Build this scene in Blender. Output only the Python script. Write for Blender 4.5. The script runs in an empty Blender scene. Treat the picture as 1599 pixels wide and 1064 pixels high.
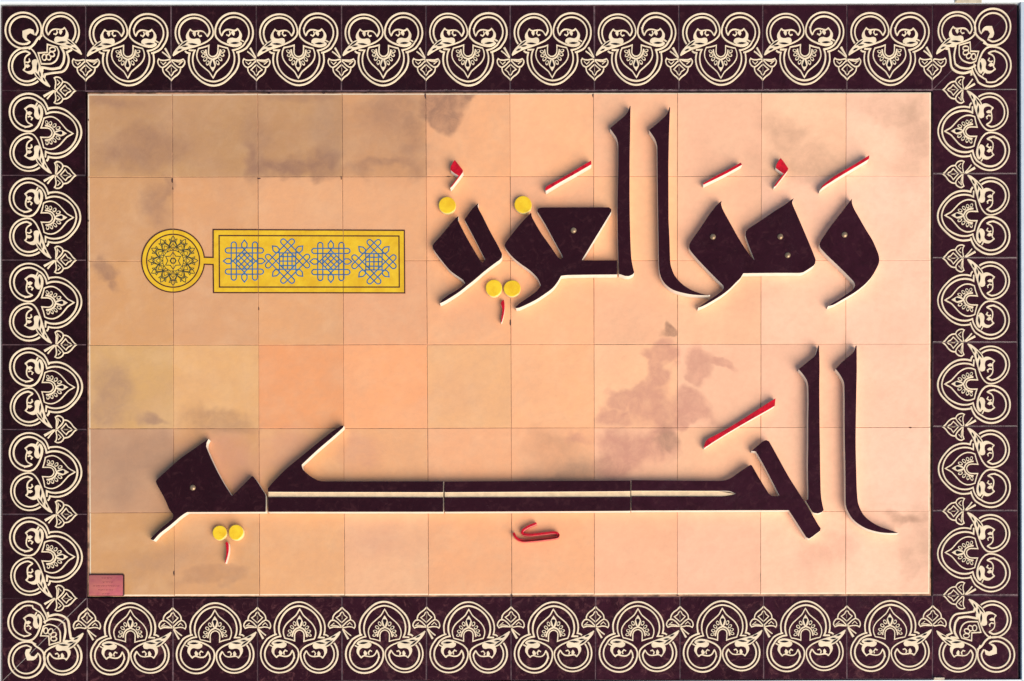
import bpy, bmesh, math, random
from mathutils import Vector, Matrix
random.seed(7)
scene = bpy.context.scene
col = scene.collection
rad = math.radians

# ---------------------------------------------------------------- scale, camera, light
S = 0.2 / 132.0                    # metres for one photograph pixel on the tile plane (a tile is 20 cm)
VX, VY, VD = 900.0, 1250.0, 2300.0 # foot of the view axis and viewing distance, photograph pixels
D = VD * S
CX, CY = (VX - 799.5) * S, (532.0 - VY) * S

cam = bpy.data.cameras.new("camera")
cam.sensor_width = 36.0
cam.lens = 36.0 * VD / 1599.0
cam.shift_x = (799.5 - VX) / 1599.0
cam.shift_y = (VY - 532.0) / 1599.0
cam.clip_end = 2000.0
cam_ob = bpy.data.objects.new("camera", cam)
cam_ob.location = (CX, CY, D)       # straight above the foot of the panel, looking down on it
cam_ob.rotation_euler = (0, 0, 0)
col.objects.link(cam_ob)
scene.camera = cam_ob

SUN_EL, SUN_AZ = 41.0, 142.0       # hazy sun beyond the lower right corner (azimuth from +Y towards +X)
world = bpy.data.worlds.new("World")
scene.world = world
world.use_nodes = True
wt = world.node_tree
bg = wt.nodes["Background"]
sky = wt.nodes.new("ShaderNodeTexSky")
sky.sky_type = 'NISHITA'
sky.sun_disc = False
sky.sun_elevation = rad(SUN_EL)
sky.sun_rotation = rad(SUN_AZ)
bg.inputs["Strength"].default_value = 0.075
wt.links.new(sky.outputs[0], bg.inputs["Color"])

sun = bpy.data.lights.new("sun", 'SUN')
sun.energy = 2.2
sun.angle = rad(46)
sun.color = (1.0, 0.92, 0.80)
sun_ob = bpy.data.objects.new("sun", sun)
to_sun = Vector((math.sin(rad(SUN_AZ)) * math.cos(rad(SUN_EL)),
                 math.cos(rad(SUN_AZ)) * math.cos(rad(SUN_EL)),
                 math.sin(rad(SUN_EL))))
sun_ob.rotation_euler = to_sun.to_track_quat('Z', 'Y').to_euler()
sun_ob.location = to_sun * 20
col.objects.link(sun_ob)

scene.view_settings.view_transform = 'Standard'
scene.view_settings.look = 'None'
scene.view_settings.gamma = 1.0
scene.view_settings.exposure = 1.0

# ---------------------------------------------------------------- small helpers
def X(px): return (px - 799.5) * S
def Y(py): return (532.0 - py) * S
def at(px, py, h=0.0):
    """the point h above the tile plane that lies on the sight line through a photograph pixel"""
    k = (D - h) / D
    return (CX + (X(px) - CX) * k, CY + (Y(py) - CY) * k)

def lerp(a, b, t): return a + (b - a) * t

def smooth(pts, closed=True, step=3.0, corner=48):
    """spline through the points that keeps sharp corners; pts are pixel pairs"""
    P = [Vector((p[0], p[1])) for p in pts]
    n = len(P)
    tang = []
    for i in range(n):
        if not closed and i in (0, n - 1):
            tang.append(None); continue
        a, b, c = P[i - 1], P[i], P[(i + 1) % n]
        u, v = (b - a), (c - b)
        if u.length < 1e-6 or v.length < 1e-6: tang.append(None); continue
        ang = math.degrees(u.angle(v))
        if ang > corner: tang.append(None); continue
        lu, lv = u.length, v.length
        t_ = u + v
        tang.append(t_ / t_.length * min(lu, lv))
    out = []
    for i in range(n if closed else n - 1):
        a, b = P[i], P[(i + 1) % n]
        L = (b - a).length
        ta, tb = tang[i], tang[(i + 1) % n]
        d = (b - a)
        ma = ta * min(1.0, L / ta.length) if ta is not None else d * (1 if tb is None else .6)
        mb = tb * min(1.0, L / tb.length) if tb is not None else d * (1 if ta is None else .6)
        straight = ta is None and tb is None
        k = 1 if straight else max(1, min(8, int(L / step)))
        for j in range(k):
            t = j / k
            h00 = 2*t**3 - 3*t**2 + 1; h10 = t**3 - 2*t**2 + t
            h01 = -2*t**3 + 3*t**2;    h11 = t**3 - t**2
            out.append(a * h00 + ma * h10 + b * h01 + mb * h11)
    if not closed: out.append(P[-1])
    return out

def round_corners(pts, r=1.2, corner=48):
    """cut sharp corners back a little so that edges read as fired clay"""
    n = len(pts); out = []
    for i in range(n):
        a, b, c = pts[i-1], pts[i], pts[(i+1) % n]
        u, v = a - b, c - b
        if u.length < 1e-6 or v.length < 1e-6: continue
        ang = 180 - math.degrees(u.angle(v))
        if ang > corner:
            ru, rv = min(r, u.length * .4), min(r, v.length * .4)
            p, q = b + u.normalized() * ru, b + v.normalized() * rv
            out += [p, (p + q + b * 2) / 4, q]
        else: out.append(b)
    return out

def obj(name, mesh, parent=None):
    o = bpy.data.objects.new(name, mesh)
    col.objects.link(o)
    if parent is not None: o.parent = parent
    return o

def tag(o, label=None, cat=None, group=None, kind=None):
    if label: o["label"] = label
    if cat: o["category"] = cat
    if group: o["group"] = group
    if kind: o["kind"] = kind
    return o

def bm_mesh(bm, name, mats, smooth_angle=None):
    me = bpy.data.meshes.new(name)
    bm.normal_update()
    bm.to_mesh(me); bm.free()
    for m in mats: me.materials.append(m)
    if smooth_angle is not None:
        me.polygons.foreach_set("use_smooth", [True] * len(me.polygons))
        me.set_sharp_from_angle(angle=rad(smooth_angle))
    return me

# ---------------------------------------------------------------- materials
class N:
    def __init__(self, name):
        self.m = bpy.data.materials.new(name); self.m.use_nodes = True
        self.t = self.m.node_tree
        self.b = self.t.nodes["Principled BSDF"]
    def node(self, typ, **kw):
        n = self.t.nodes.new(typ)
        for k, v in kw.items(): setattr(n, k, v)
        return n
    def link(self, a, b): self.t.links.new(a, b)
    def val(self, sock, v):
        if hasattr(v, "is_linked"): self.link(v, sock)
        else: sock.default_value = v
    def math(self, op, a, b=0.0, c=0.0, clamp=False):
        n = self.node("ShaderNodeMath", operation=op, use_clamp=clamp)
        for s, v in zip(n.inputs, (a, b, c)): self.val(s, v)
        return n.outputs[0]
    def mix(self, f, a, b, mode='MIX'):
        n = self.node("ShaderNodeMix", data_type='RGBA', blend_type=mode)
        self.val(n.inputs[0], f)
        for s, v in ((n.inputs[6], a), (n.inputs[7], b)):
            if hasattr(v, "is_linked"): self.link(v, s)
            else: s.default_value = (*v, 1.0) if len(v) == 3 else v
        return n.outputs[2]
    def noise(self, scale, detail=4.0, rough=.55, vec=None, color=False, dist=0.0):
        n = self.node("ShaderNodeTexNoise")
        n.inputs["Scale"].default_value = scale
        n.inputs["Detail"].default_value = detail
        n.inputs["Roughness"].default_value = rough
        n.inputs["Distortion"].default_value = dist
        if vec is not None: self.link(vec, n.inputs["Vector"])
        return n.outputs["Color" if color else "Fac"]
    def ramp(self, f, lo, hi, a=0.0, b=1.0, smoothstep=True):
        n = self.node("ShaderNodeMapRange")
        n.interpolation_type = 'SMOOTHSTEP' if smoothstep else 'LINEAR'
        self.val(n.inputs[0], f)
        for i, v in zip((1, 2, 3, 4), (lo, hi, a, b)): n.inputs[i].default_value = v
        return n.outputs[0]
    def bump(self, h, strength, dist):
        n = self.node("ShaderNodeBump")
        n.inputs["Strength"].default_value = strength
        n.inputs["Distance"].default_value = dist
        self.link(h, n.inputs["Height"])
        self.link(n.outputs[0], self.b.inputs["Normal"])
    def pos(self): return self.node("ShaderNodeNewGeometry").outputs["Position"]
    def base(self, v): self.val(self.b.inputs["Base Color"], v if hasattr(v, "is_linked") else (*v, 1))
    def rough(self, v): self.val(self.b.inputs["Roughness"], v)

# stains in the fired slip of the field: centre, half sizes (pixels), turn, strength, softness, tone
GREY, ROSE, UMB = (.36, .200, .118), (.52, .225, .150), (.29, .145, .085)
STAINS = [   # (ellipses, strength, softness, tone)
    ([(700,148,34,30,-20), (690,180,26,30,-40), (722,150,20,14,0)], .64, .34, UMB),
    ([(330,210,190,62,2)], .20, .95, UMB), ([(610,235,70,50,0)], .22, .95, UMB), ([(200,160,60,20,0)], .25, .95, UMB), ([(395,225,20,60,0)], .3, .9, UMB),
    ([(455,266,66,14,5), (505,250,28,22,-30)], .62, .7, UMB), ([(230,228,64,26,-4), (180,240,40,16,0)], .46, .9, UMB),
    ([(388,258,14,26,0)], .5, .6, UMB), ([(515,200,24,54,0)], .36, .9, GREY), ([(610,175,56,34,0), (645,200,18,50,0)], .40, .9, UMB),
    ([(600,264,60,10,0)], .42, .9, UMB), ([(470,155,60,10,4)], .35, .9, UMB), ([(170,158,34,12,0)], .35, .9, UMB),
    ([(245,320,18,34,-24)], .42, .7, UMB), ([(160,418,20,10,15), (172,432,14,8,30)], .50, .7, UMB), ([(255,295,8,22,0)], .35, .8, UMB),
    ([(172,610,34,50,14), (168,645,26,20,0)], .50, .7, GREY), ([(240,648,30,9,8), (252,655,12,6,0)], .62, .7, GREY),
    ([(345,655,56,26,12)], .34, .35, UMB), ([(200,715,70,40,0), (190,760,40,34,0), (250,690,30,18,0)], .50, .9, GREY),
    ([(345,720,60,40,10), (380,745,30,34,0)], .36, .5, ROSE), ([(450,705,44,30,-30)], .28, .5, ROSE),
    ([(1043,526,14,13,0)], .58, .30, UMB),
    ([(1030,556,22,16,0), (1026,585,22,24,0), (1012,625,32,34,0), (975,612,22,18,0), (962,645,28,20,-20), (1035,650,28,30,0), (1000,600,20,14,0)], .52, .42, ROSE),
    ([(1090,565,30,26,0), (1092,590,22,22,0), (1130,566,30,8,22), (1080,600,14,10,0)], .48, .38, ROSE),
    ([(1088,640,32,20,14), (1075,655,22,16,0)], .52, .36, ROSE),
    ([(985,700,52,34,0), (1020,690,34,26,0), (960,725,34,20,0)], .58, .45, ROSE), ([(1035,682,20,16,0)], .5, .6, GREY),
    ([(895,738,60,20,-4), (860,745,40,14,0)], .55, .9, GREY), ([(905,686,18,12,0)], .42, .6, ROSE), ([(860,700,46,26,0)], .26, .8, UMB),
    ([(1250,250,66,26,0), (1225,215,34,24,0)], .34, .95, GREY), ([(1430,215,30,70,10)], .34, .95, GREY), ([(1390,172,50,24,0)], .26, .95, GREY),
    ([(1442,850,20,66,0), (1420,880,20,40,0)], .32, .95, GREY), ([(1415,808,34,10,4)], .42, .7, UMB),
    ([(1290,860,54,30,-35)], .28, .8, ROSE), ([(590,845,56,28,0)], .20, .8, ROSE), ([(560,700,34,24,20)], .28, .7, ROSE),
    ([(260,876,70,20,-8)], .28, .9, GREY), ([(330,902,60,16,-12)], .26, .35, UMB), ([(740,480,56,34,0)], .12, .9, ROSE),
    ([(1180,440,30,60,30)], .14, .9, ROSE), ([(700,620,60,40,0)], .10, .9, ROSE),
]
def field_material():
    n = N("matt_tile_slip")
    pos = n.pos()
    warp = n.noise(12.0, 3, .5, pos, color=True)
    wv = n.node("ShaderNodeVectorMath", operation='MULTIPLY_ADD')
    n.link(warp, wv.inputs[0]); wv.inputs[1].default_value = (.11,) * 3
    wv.inputs[2].default_value = (-.055,) * 3
    add = n.node("ShaderNodeVectorMath", operation='ADD')
    n.link(pos, add.inputs[0]); n.link(wv.outputs[0], add.inputs[1])
    sep = n.node("ShaderNodeSeparateXYZ"); n.link(add.outputs[0], sep.inputs[0])
    x, z = sep.outputs[0], sep.outputs[1]
    info = n.node("ShaderNodeObjectInfo")
    c = info.outputs["Color"]
    blot = n.ramp(n.noise(28.0, 6, .68, pos, dist=.5), .25, .68, .55, 1.0)
    # broad cloudiness and fine mottling
    cloud = n.ramp(n.noise(6.0, 5, .6, pos, dist=.6), .35, .75)
    c = n.mix(n.math('MULTIPLY', cloud, .26), c, (.55, .30, .17))
    cl2 = n.ramp(n.noise(14.0, 6, .62, pos, dist=.3), .40, .72)
    c = n.mix(n.math('MULTIPLY', cl2, .16), c, (.78, .52, .30))
    patch = n.ramp(n.noise(60.0, 3, .6, pos), .35, .7, .0, .12)
    c = n.mix(patch, c, (.46, .25, .15))
    for ells, st, soft, tone in STAINS:
        d = None
        for (px, py, rx, ry, turn) in ells:
            cs, sn = math.cos(rad(turn)), math.sin(rad(turn))
            dx = n.math('SUBTRACT', x, X(px)); dz = n.math('SUBTRACT', z, Y(py))
            u = n.math('ADD', n.math('MULTIPLY', dx, cs / (rx * S)), n.math('MULTIPLY', dz, -sn / (rx * S)))
            v = n.math('ADD', n.math('MULTIPLY', dx, sn / (ry * S)), n.math('MULTIPLY', dz, cs / (ry * S)))
            q = n.math('SQRT', n.math('ADD', n.math('MULTIPLY', u, u), n.math('MULTIPLY', v, v)))
            d = q if d is None else n.math('SMOOTH_MIN', d, q, .25)
        f = n.ramp(d, max(.05, 1 - soft * .9), 1 + soft * .75, min(.9, st * 1.45), 0.0)
        f = n.math('MULTIPLY', f, blot)
        c = n.mix(f, c, tone)
    specks = n.ramp(n.noise(420.0, 2, .5, pos), .68, .80, 0, .25)
    c = n.mix(specks, c, (.30, .16, .10))
    n.base(c)
    n.rough(n.ramp(n.noise(30, 4, .6, pos), .3, .7, .48, .66))
    n.b.inputs["Specular IOR Level"].default_value = .35
    h = n.math('ADD', n.noise(18, 4, .6, pos), n.math('MULTIPLY', n.noise(260, 3, .6, pos), .12))
    n.bump(h, .35, .004)
    return n.m

def simple(name, rgb, rough, var=.12, nscale=25.0, bump=.2, bdist=.002, spec=.5, dark=None, coat=0.0):
    n = N(name); pos = n.pos()
    f = n.ramp(n.noise(nscale, 5, .6, pos, dist=.4), .3, .72, 0, 1)
    d = dark if dark else tuple(v * (1 - var * 2.5) for v in rgb)
    n.base(n.mix(f, rgb, d))
    n.rough(n.ramp(n.noise(nscale * .7, 4, .6, pos), .3, .7, rough * .85, min(1, rough * 1.25)))
    n.b.inputs["Specular IOR Level"].default_value = spec
    n.b.inputs["Coat Weight"].default_value = coat
    n.b.inputs["Coat Roughness"].default_value = .06
    if bump: n.bump(n.noise(nscale * 1.3, 4, .6, pos), bump, bdist)
    return n.m

def glaze_material():
    n = N("manganese_glaze"); pos = n.pos()
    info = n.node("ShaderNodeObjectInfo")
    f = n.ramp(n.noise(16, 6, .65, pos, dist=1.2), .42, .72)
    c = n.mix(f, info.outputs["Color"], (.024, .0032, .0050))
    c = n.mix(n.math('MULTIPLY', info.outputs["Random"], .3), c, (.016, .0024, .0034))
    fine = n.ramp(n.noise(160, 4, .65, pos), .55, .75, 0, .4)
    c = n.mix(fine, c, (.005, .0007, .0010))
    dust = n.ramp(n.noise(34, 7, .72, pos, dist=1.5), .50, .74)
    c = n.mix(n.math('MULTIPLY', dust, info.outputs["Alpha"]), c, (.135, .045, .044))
    n.base(c)
    n.rough(n.ramp(n.noise(22, 5, .65, pos, dist=.8), .35, .7, .07, .30))
    n.b.inputs["Specular IOR Level"].default_value = .33
    h = n.math('ADD', n.noise(11, 3, .5, pos), n.math('MULTIPLY', n.noise(90, 4, .6, pos), .10))
    n.bump(h, .8, .009)
    return n.m

def glaze_sheen_tone(o, px, py, dust=.22):
    """sky sheen painted in per piece: near black left to aubergine right and bottom"""
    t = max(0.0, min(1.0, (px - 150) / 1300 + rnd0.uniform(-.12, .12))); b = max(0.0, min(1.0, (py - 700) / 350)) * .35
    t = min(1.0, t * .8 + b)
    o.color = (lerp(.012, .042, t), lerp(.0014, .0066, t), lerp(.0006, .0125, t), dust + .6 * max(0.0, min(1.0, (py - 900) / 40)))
rnd0 = random.Random(11)
M_FIELD = field_material()
M_RIM = simple("pale_field_edge_clay", (.84, .64, .42), .55, .06, 60)
M_GLAZE = glaze_material()
M_CLAY = simple("cream_clay_side", (.80, .70, .56), .5, .05, 40)
M_SLIP = simple("cream_slip_line", (.88, .695, .455), .42, .07, 45, .25, .001)
M_RED = simple("red_glaze", (.66, .006, .017), .24, .2, 70, .2, .001)
M_REDSIDE = simple("thin_red_glaze", (.72, .16, .14), .4, .1, 60)
M_YEL = simple("yellow_glaze", (.84, .56, .022), .26, .05, 40, .4, .002, dark=(.74, .42, .012))
M_YELFLAT = simple("yellow_enamel", (.76, .47, .016), .42, .05, 34, .3, .002, dark=(.66, .36, .010))
M_BROWN = simple("brown_enamel_line", (.070, .016, .008), .4, .1, 80, 0)
M_BLUE = simple("blue_enamel_line", (.050, .155, .31), .4, .12, 80, 0, dark=(.03, .09, .18))
M_GREEN = simple("dark_green_enamel_line", (.035, .038, .018), .4, .12, 80, 0)
M_GROUT = simple("brown_grout", (.52, .26, .145), .9, .3, 40)
M_SLOT = simple("manganese_glaze_in_slots", (.014, .0020, .0030), .2, .2, 60, 0)
M_CHIP = simple("chipped_edge_dark_clay", (.09, .035, .025), .9, .2, 90, 0)  # dark clay colour of the edge chips
M_BGROUT = simple("mauve_grout", (.16, .085, .090), .8, .3, 60)
M_BACK = simple("dark_gap", (.012, .014, .018), .8, .1, 40)
M_WHITE = simple("white_paint", (.82, .85, .84), .45, .03, 30)
M_NAVY = simple("dark_blue_ground_paint", (.035, .045, .085), .6, .15, 14)
M_SCREW = simple("brass_screw_cap", (.42, .27, .15), .35, .1, 60)
M_SCREW.node_tree.nodes["Principled BSDF"].inputs["Metallic"].default_value = .6
M_PLATE = simple("rose_copper_plate", (.66, .19, .14), .34, .12, 18, .15, .001, dark=(.46, .085, .12))
M_PLATE.node_tree.nodes["Principled BSDF"].inputs["Metallic"].default_value = .2
M_TEXT = simple("engraved_ink", (.22, .035, .03), .5, .1, 60, 0)
M_CLIP = simple("beige_metal_clip", (.62, .52, .36), .4, .1, 50)

# ---------------------------------------------------------------- building shapes
def prism(poly, z0, z1, bev, bevel_mat=1, edge=None):
    """convex polygon slab with one chamfer round its face; poly counter-clockwise, metres"""
    bm = bmesh.new()
    n = len(poly)
    P = [Vector(p) for p in poly]
    e = edge or [bev] * n
    ins = []
    for i in range(n):
        a, b, c = P[i-1], P[i], P[(i+1) % n]
        u, v = (b - a).normalized(), (c - b).normalized()
        nu, nv = Vector((-u.y, u.x)), Vector((-v.y, v.x))
        cs = nu.dot(nv); eu, ev = e[i-1], e[i]
        if 1 - cs * cs < .02: ins.append(b + nv * ev)
        else: ins.append(b + (nu * (eu - ev * cs) + nv * (ev - eu * cs)) / (1 - cs * cs))
    lo = [bm.verts.new((p.x, p.y, z0)) for p in P]
    mid = [bm.verts.new((p.x, p.y, z1 - bev * .7)) for p in P]
    top = [bm.verts.new((p.x, p.y, z1)) for p in ins]
    for i in range(n):
        j = (i + 1) % n
        f = bm.faces.new((lo[i], lo[j], mid[j], mid[i])); f.material_index = bevel_mat
        f = bm.faces.new((mid[i], mid[j], top[j], top[i])); f.material_index = bevel_mat
    bm.faces.new(top)
    bm.faces.new(lo[::-1])
    return bm

def ribbon(bm, pts, w, z, h, closed=False, taper=None, mat=0):
    """raised line along pts (Vectors, any unit); w full width, z foot, h height"""
    n = len(pts)
    if n < 2: return
    rows = []
    for i in range(n):
        p = pts[i]
        if closed: a, c = pts[i-1], pts[(i+1) % n]
        else: a, c = pts[max(0, i-1)], pts[min(n-1, i+1)]
        u = (p - a); v = (c - p)
        u = u.normalized() if u.length > 1e-9 else v.normalized()
        v = v.normalized() if v.length > 1e-9 else u
        t = (u + v)
        t = t.normalized() if t.length > 1e-4 else u
        nn = Vector((-t.y, t.x))
        k = 1.0 / max(.5, nn.dot(Vector((-u.y, u.x))))
        f = 1.0
        if taper:
            s = i / (n - 1)
            f = lerp(taper[0], taper[1], s)
        ww = w * .5 * f * k
        rows.append([bm.verts.new((*(p + nn * (ww * q)), z + hh)) for q, hh in ((1, 0), (.62, h), (-.62, h), (-1, 0))])
    rng = range(n) if closed else range(n - 1)
    for i in rng:
        a, b = rows[i], rows[(i + 1) % n]
        for j in range(3):
            f = bm.faces.new((a[j+1], b[j+1], b[j], a[j])); f.material_index = mat
    if not closed:
        for r, rev in ((rows[0], False), (rows[-1], True)):
            q = r if rev else r[::-1]
            f = bm.faces.new(q); f.material_index = mat

def blob(bm, pts, z, h, inset=.006, mat=0):
    """filled raised patch with sloping rim"""
    P = [Vector(p) for p in pts]
    area = sum(P[i-1].x * P[i].y - P[i].x * P[i-1].y for i in range(len(P)))
    if area < 0: P.reverse()
    lo = [bm.verts.new((p.x, p.y, z)) for p in P]
    hi = [bm.verts.new((p.x, p.y, z + h)) for p in P]
    n = len(P)
    for i in range(n):
        j = (i + 1) % n
        f = bm.faces.new((lo[i], lo[j], hi[j], hi[i])); f.material_index = mat
    f = bm.faces.new(hi); f.material_index = mat

def clip_box(bm, x0, x1, y0, y1):
    for co, no in (((x0,0,0),(-1,0,0)), ((x1,0,0),(1,0,0)), ((0,y0,0),(0,-1,0)), ((0,y1,0),(0,1,0))):
        bmesh.ops.bisect_plane(bm, geom=bm.verts[:] + bm.edges[:] + bm.faces[:], dist=1e-7,
                               plane_co=co, plane_no=no, clear_outer=True)

def slab(outlines, z0, z1, bev):
    """filled outline(s) (metres) extruded with a rounded edge; gives a mesh"""
    cu = bpy.data.curves.new("tmp", 'CURVE')
    cu.dimensions = '2D'; cu.fill_mode = 'BOTH'
    h = z1 - z0
    cu.extrude = h / 2 - bev
    cu.bevel_depth = bev; cu.bevel_resolution = 2
    cu.offset = -bev
    for o in outlines:
        sp = cu.splines.new('POLY'); sp.points.add(len(o) - 1)
        for q, p in zip(sp.points, o): q.co = (p[0], p[1], 0, 1)
        sp.use_cyclic_u = True
    tmp = bpy.data.objects.new("tmp", cu); col.objects.link(tmp)
    dg = bpy.context.evaluated_depsgraph_get()
    me = bpy.data.meshes.new_from_object(tmp.evaluated_get(dg))
    bpy.data.objects.remove(tmp); bpy.data.curves.remove(cu)
    me.transform(Matrix.Translation((0, 0, (z0 + z1) / 2)))
    me.materials.clear()
    return me

def split_by_normal(me, nz=.55):
    """(side and back faces, front faces) as two bmeshes"""
    out = []
    for want in (False, True):
        bm = bmesh.new(); bm.from_mesh(me); bm.normal_update()
        zmax = max(v.co.z for v in bm.verts)
        kill = [f for f in bm.faces if ((f.normal.z > nz and f.calc_center_median().z > zmax * .5) != want)]
        bmesh.ops.delete(bm, geom=kill, context='FACES')
        out.append(bm)
    return out

# ---------------------------------------------------------------- setting
def thing_at(name, loc=(0, 0)):
    o = obj(name, None)
    o.location = (loc[0], loc[1], 0)
    return o

bm = bmesh.new()
for v in ((-60, -60, -.07), (60, -60, -.07), (60, 60, -.07), (-60, 60, -.07)): bm.verts.new(v)
bm.faces.new(bm.verts[:])
tag(obj("ground", bm_mesh(bm, "ground", [M_NAVY])), kind="structure")

def box_bm(x0, x1, y0, y1, z0, z1, bev=.002):
    bm = bmesh.new()
    bmesh.ops.create_cube(bm, size=1)
    for v in bm.verts:
        v.co = (lerp(x0, x1, v.co.x + .5), lerp(y0, y1, v.co.y + .5), lerp(z0, z1, v.co.z + .5))
    if bev: bmesh.ops.bevel(bm, geom=bm.edges[:], offset=bev, segments=2, affect='EDGES')
    return bm

# ---------------------------------------------------------------- tile panel
panel = thing_at("tile_panel")
tag(panel, "large ceramic panel of sandy square tiles framed by dark tiles with cream scrollwork", "tile panel")

TOPX = [137, 268.8, 402, 534, 664.5, 796, 926.6, 1057.7, 1189, 1321, 1454]
BOTX = [139.7, 272, 405, 538, 669, 799, 928, 1057.6, 1187.5, 1320.5, 1452]
LY = [147, 276.5, 407.5, 539, 669.6, 800.8, 931.2]
RY = [144, 274.6, 406.5, 537, 667, 798, 927.6]
def grid(i, j):
    v = (lerp(LY[j], RY[j], i / 10) - 145.5) / 784
    x = lerp(TOPX[i], BOTX[i], v)
    y = lerp(LY[j], RY[j], (x - 137) / 1317)
    return x, y

rnd = random.Random(3)
# each tile's own colour, with the left-to-right brightening of the light painted in
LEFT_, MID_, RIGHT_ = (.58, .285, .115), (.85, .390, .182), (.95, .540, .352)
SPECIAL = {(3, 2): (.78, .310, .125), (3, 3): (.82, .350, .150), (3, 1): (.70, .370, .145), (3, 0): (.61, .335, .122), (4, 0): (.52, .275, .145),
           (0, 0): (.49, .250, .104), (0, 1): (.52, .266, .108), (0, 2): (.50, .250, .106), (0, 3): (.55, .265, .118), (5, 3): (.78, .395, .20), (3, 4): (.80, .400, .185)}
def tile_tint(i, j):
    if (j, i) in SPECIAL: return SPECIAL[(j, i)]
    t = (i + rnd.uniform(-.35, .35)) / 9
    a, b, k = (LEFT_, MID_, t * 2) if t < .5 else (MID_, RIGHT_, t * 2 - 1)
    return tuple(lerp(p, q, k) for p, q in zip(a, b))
gap = .34 * S
for j in range(6):
    for i in range(10):
        q = [grid(i, j+1), grid(i+1, j+1), grid(i+1, j), grid(i, j)]
        sgn = [(1, 1), (-1, 1), (-1, -1), (1, -1)]
        q = [(X(p[0]) + s[0] * gap + rnd.uniform(-.22, .30) * S, Y(p[1]) + s[1] * gap + rnd.uniform(-.25, .25) * S) for p, s in zip(q, sgn)]
        mx, my = sum(p[0] for p in q) / 4, sum(p[1] for p in q) / 4
        rim = lambda c: (2.0 if c else .5) * S             # the outer edge of the field is broken wider
        bm = prism([(p[0] - mx, p[1] - my) for p in q], -.009, 0, .5 * S, 1, [rim(j == 5), rim(i == 9), rim(j == 0), rim(i == 0)])
        bm.normal_update()
        for f in bm.faces:                                 # only the outer rim shows pale clay
            if f.material_index == 1 and not any(ok and f.normal.dot(Vector(d)) > .08 for ok, d in ((j == 5, (0, -1, 0)), (i == 9, (1, 0, 0)), (j == 0, (0, 1, 0)), (i == 0, (-1, 0, 0)))): f.material_index = 0
        o = obj("field_tile", bm_mesh(bm, "field_tile", [M_FIELD, M_RIM]), panel)
        o.location = (mx, my, -rnd.uniform(.0003, .0008))
        o.rotation_euler = (rnd.uniform(-.002, .002), rnd.uniform(-.002, .002), 0)
        t = tile_tint(i, j); k = rnd.uniform(.935, 1.05)
        o.color = (t[0] * k, t[1] * k * rnd.uniform(.98, 1.02), t[2] * k * rnd.uniform(.95, 1.05), 1)

# small chips broken out of the tile edges
crnd = random.Random(21)
bm = bmesh.new()
for px, py, w, h in [(268.8, 281, 1.3, 4.5), (270, 295, .9, 2), (797, 505, 1.1, 5.5), (271.6, 895, 1.2, 4), (404, 482, .9, 3), (533, 278, 1, 3), (404, 279, 3, 1.2),
                     (664, 150, 1.2, 4), (799, 930, 2, 1.6), (926, 149, 1.4, 3), (505, 145.5, 3, 1), (420, 146, 3, .9), (138, 187, 1, 2), (138, 345, 1, 2), (1422, 668, 2.5, .8), (700, 276, 3, .7),
                     (1322, 406, 1, 2.5), (1058, 930, 2, 1)]:
    pts = [(px + w * math.cos(a) * crnd.uniform(.6, 1.2), py + h * math.sin(a) * crnd.uniform(.6, 1.2)) for a in [k * math.pi / 4 for k in range(8)]]
    blob(bm, [Vector((X(p[0]), Y(p[1]))) for p in pts], -.002, .0021)
obj("edge_chips", bm_mesh(bm, "edge_chips", [M_CHIP]), panel)

# grout bed behind the field and behind the border
obj("grout_bed", bm_mesh(box_bm(X(136.5), X(1454), Y(931.5), Y(144.5), -.012, -.0019, 0), "grout_bed", [M_GROUT]), panel)
bm = bmesh.new()
def quad_ring(bm, outer, inner, z):
    o = [bm.verts.new((X(a), Y(b), z)) for a, b in outer]; i_ = [bm.verts.new((X(a), Y(b), z)) for a, b in inner]
    for k in range(4): bm.faces.new((o[k], o[(k+1) % 4], i_[(k+1) % 4], i_[k]))
quad_ring(bm, [(2.5, 1065), (1590, 1060), (1588, 6.5), (2, 9)], [(135.5, 934.5), (1456.5, 930.5), (1456.5, 142), (133, 143)], -.0014)
obj("border_grout", bm_mesh(bm, "border_grout", [M_BGROUT]), panel)

# ---- the cream scroll pattern, drawn once in the unit square of a tile (x right, y up, centre 0)
SLIPW = .0235
SH = .0065                        # height in tile units
def T(p): return Vector(((p[0] - 22) / 976 - .5, .5 - (p[1] - 62) / 976))
def z2(p): return (p[0] * .488 + 44.3, p[1] * .4864 + 69.4)        # left scroll drawing
def z3(p): return (p[0] * .488 + 489.6, p[1] * .4864 + 69.4)       # right scroll drawing
def z4(p): return (p[0] * .558 + 192.7, p[1] * .556 + 439.1)       # big loop drawing
def z1(p): return (998 + (p[0] - 478) * .4186, p[1] * .417 + 513)  # flower drawing
def arc(cx, cy, r, a0, a1, n=26, ry=None):
    ry = ry or r
    return [(cx + r * math.cos(rad(lerp(a0, a1, k / n))), cy - ry * math.sin(rad(lerp(a0, a1, k / n)))) for k in range(n + 1)]

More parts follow.
